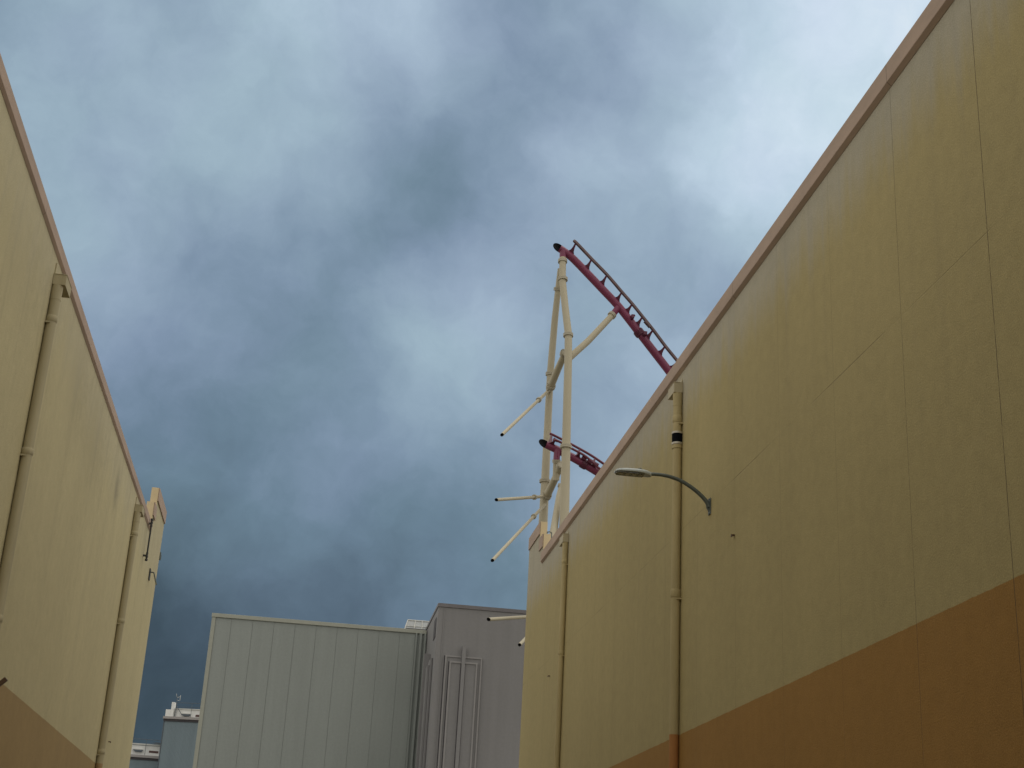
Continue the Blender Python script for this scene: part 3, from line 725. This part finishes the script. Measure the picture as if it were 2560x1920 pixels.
# brightness of the overcast, patch by patch (direction of the patch, brightness 0..255)
KP = 0.904
PATCH = [(200,100,157),(40,50,152),(260,140,195),(480,60,151),(640,40,193),(840,40,183),(910,170,214),(740,190,150),(1160,135,245),(1070,120,172),(1000,280,100),(1120,230,134),(1300,90,136),(1450,250,146),(1700,200,147),(1580,60,162),(1900,160,181),(2040,80,184),(2190,150,211),(2380,60,208),(2120,330,204),(1960,480,225),(1800,340,170),(2080,560,197),(1580,530,192),(1250,500,141),(1090,610,128),(1290,640,126),(1480,690,123),(1640,660,140),(1540,625,198),(1010,390,188),(860,420,190),(700,300,179),(560,450,190),(400,410,158),(210,420,158),(80,330,171),(150,550,173),(300,650,189),(490,600,149),(560,740,140),(700,790,142),(850,850,136),(660,560,163),(850,640,150),(480,850,172),(350,900,153),(240,780,163),(630,930,161),(900,960,141),(1040,880,155),(1170,830,191),(1210,950,159),(1350,790,189),(1370,990,180),(1250,1080,187),(1100,1130,173),(950,1080,147),(790,1050,136),(600,1100,131),(440,1040,138),(370,1180,135),(500,1260,126),(740,1240,145),(1000,1300,136),(1200,1210,149),(1310,1350,139),(880,1430,154),(560,1450,135),(740,1520,128),(1100,1500,118),(900,1590,113),(620,1600,112),(1290,1600,137),(480,1650,90),(1780,640,184),(1950,640,177),(1740,770,160),(1860,730,129),(1960,810,158),(1800,880,190),(1450,880,161),(1640,1000,150),(1640,1250,171),(1420,1200,140),(480,1800,78),(440,1950,89),(900,1720,108),(1150,1650,129)]
sw = 0.0008; sv = 0.0008*205; KK = 1000.0
accw = None; accv = None
for (x, y, v) in PATCH:
    d = ray(x*KP, y*KP).normalized()
    dt = g.new('ShaderNodeVectorMath', operation='DOT_PRODUCT'); g.put(dt.inputs[0], dW); dt.inputs[1].default_value = d
    e = g.math('EXPONENT', g.math('MULTIPLY_ADD', dt.outputs['Value'], KK, -KK))
    accw = g.math('ADD', e, accw if accw is not None else sw)
    accv = g.math('MULTIPLY_ADD', e, 150.0+(v-150.0)*1.3, accv if accv is not None else sv)
val = g.math('DIVIDE', accv, accw)
f1 = g.noise(vm('ADD', dW, (1.7, 9.2, 3.3)).outputs[0], 12.0, 6, 0.5).outputs[0]
f2 = g.noise(vm('ADD', dW, (3.7, 1.2, 8.3)).outputs[0], 30.0, 6, 0.6).outputs[0]
det = g.math('ADD', g.math('MULTIPLY_ADD', f1, 26.0, -13.0), g.math('MULTIPLY_ADD', f2, 28.0, -14.0))
val = g.math('MULTIPLY', g.math('ADD', val, det), 1/255.0)
ramp = g.new('ShaderNodeValToRGB'); g.put(ramp.inputs[0], val)
def s2l(c): c /= 255.0; return c/12.92 if c <= 0.04045 else ((c+0.055)/1.055)**2.4
stops = [(60,(47,61,72)),(85,(69,86,99)),(110,(90,110,125)),(130,(107,130,147)),(150,(129,150,171)),(170,(150,171,190)),(190,(169,191,207)),(210,(191,212,227)),(228,(212,229,242)),(250,(240,248,252))]
el = ramp.color_ramp.elements
while len(el) < len(stops): el.new(0.5)
for e_, (p, c) in zip(el, stops): e_.position = p/255.0; e_.color = (s2l(c[0]), s2l(c[1]), s2l(c[2]), 1)
# out of view, the sky is set brighter and warmer to light the walls
tn = g.maprange(g.noise(vm('ADD', dW, (5.5, 4.4, 6.6)).outputs[0], 7.0, 3, 0.5).outputs[0], 0.38, 0.62)
tint = g.mix(tn, C(1.012, 0.99, 1.018), C(0.988, 1.008, 0.982))
rampc = g.mix(1.0, ramp.outputs[0], tint, 'MULTIPLY')
outside = g.math('DIVIDE', sw, accw)
cl = g.new('ShaderNodeMix', data_type='RGBA'); g.put(cl.inputs[0], outside); g.put(cl.inputs[6], rampc)
hi = g.new('ShaderNodeVectorMath', operation='SCALE'); hi.inputs[0].default_value = (1.0, 0.965, 0.90); g.put(hi.inputs[3], g.math('MULTIPLY_ADD', f1, 0.8, 0.45))
g.l.new(hi.outputs[0], cl.inputs[7])
skm = g.new('ShaderNodeVectorMath', operation='SCALE'); g.put(skm.inputs[0], sky.outputs[0]); skm.inputs[3].default_value = 0.07
col = g.mix(0.06, cl.outputs[2], skm.outputs[0])
g.l.new(col, bg.inputs[0]); bg.inputs[1].default_value = 1.0
g.l.new(bg.outputs[0], out.inputs[0])
wd.cycles.sampling_method = 'MANUAL'; wd.cycles.sample_map_resolution = 512

sl = bpy.data.lights.new('sun', 'SUN'); sl.energy = 0.6; sl.angle = math.radians(25); sl.color = (1.0, 0.95, 0.86)
so = bpy.data.objects.new('sun', sl); COL.objects.link(so)
az = math.radians(SUN_AZ); e_ = math.radians(SUN_EL)
sd = Vector((math.sin(az)*math.cos(e_), math.cos(az)*math.cos(e_), math.sin(e_)))
so.rotation_euler = sd.to_track_quat('Z', 'Y').to_euler(); so.location = sd*60
scene.view_settings.view_transform = 'Standard'; scene.view_settings.look = 'None'; scene.view_settings.exposure = 0; scene.view_settings.gamma = 1
scene.render.resolution_x = 1024; scene.render.resolution_y = 768
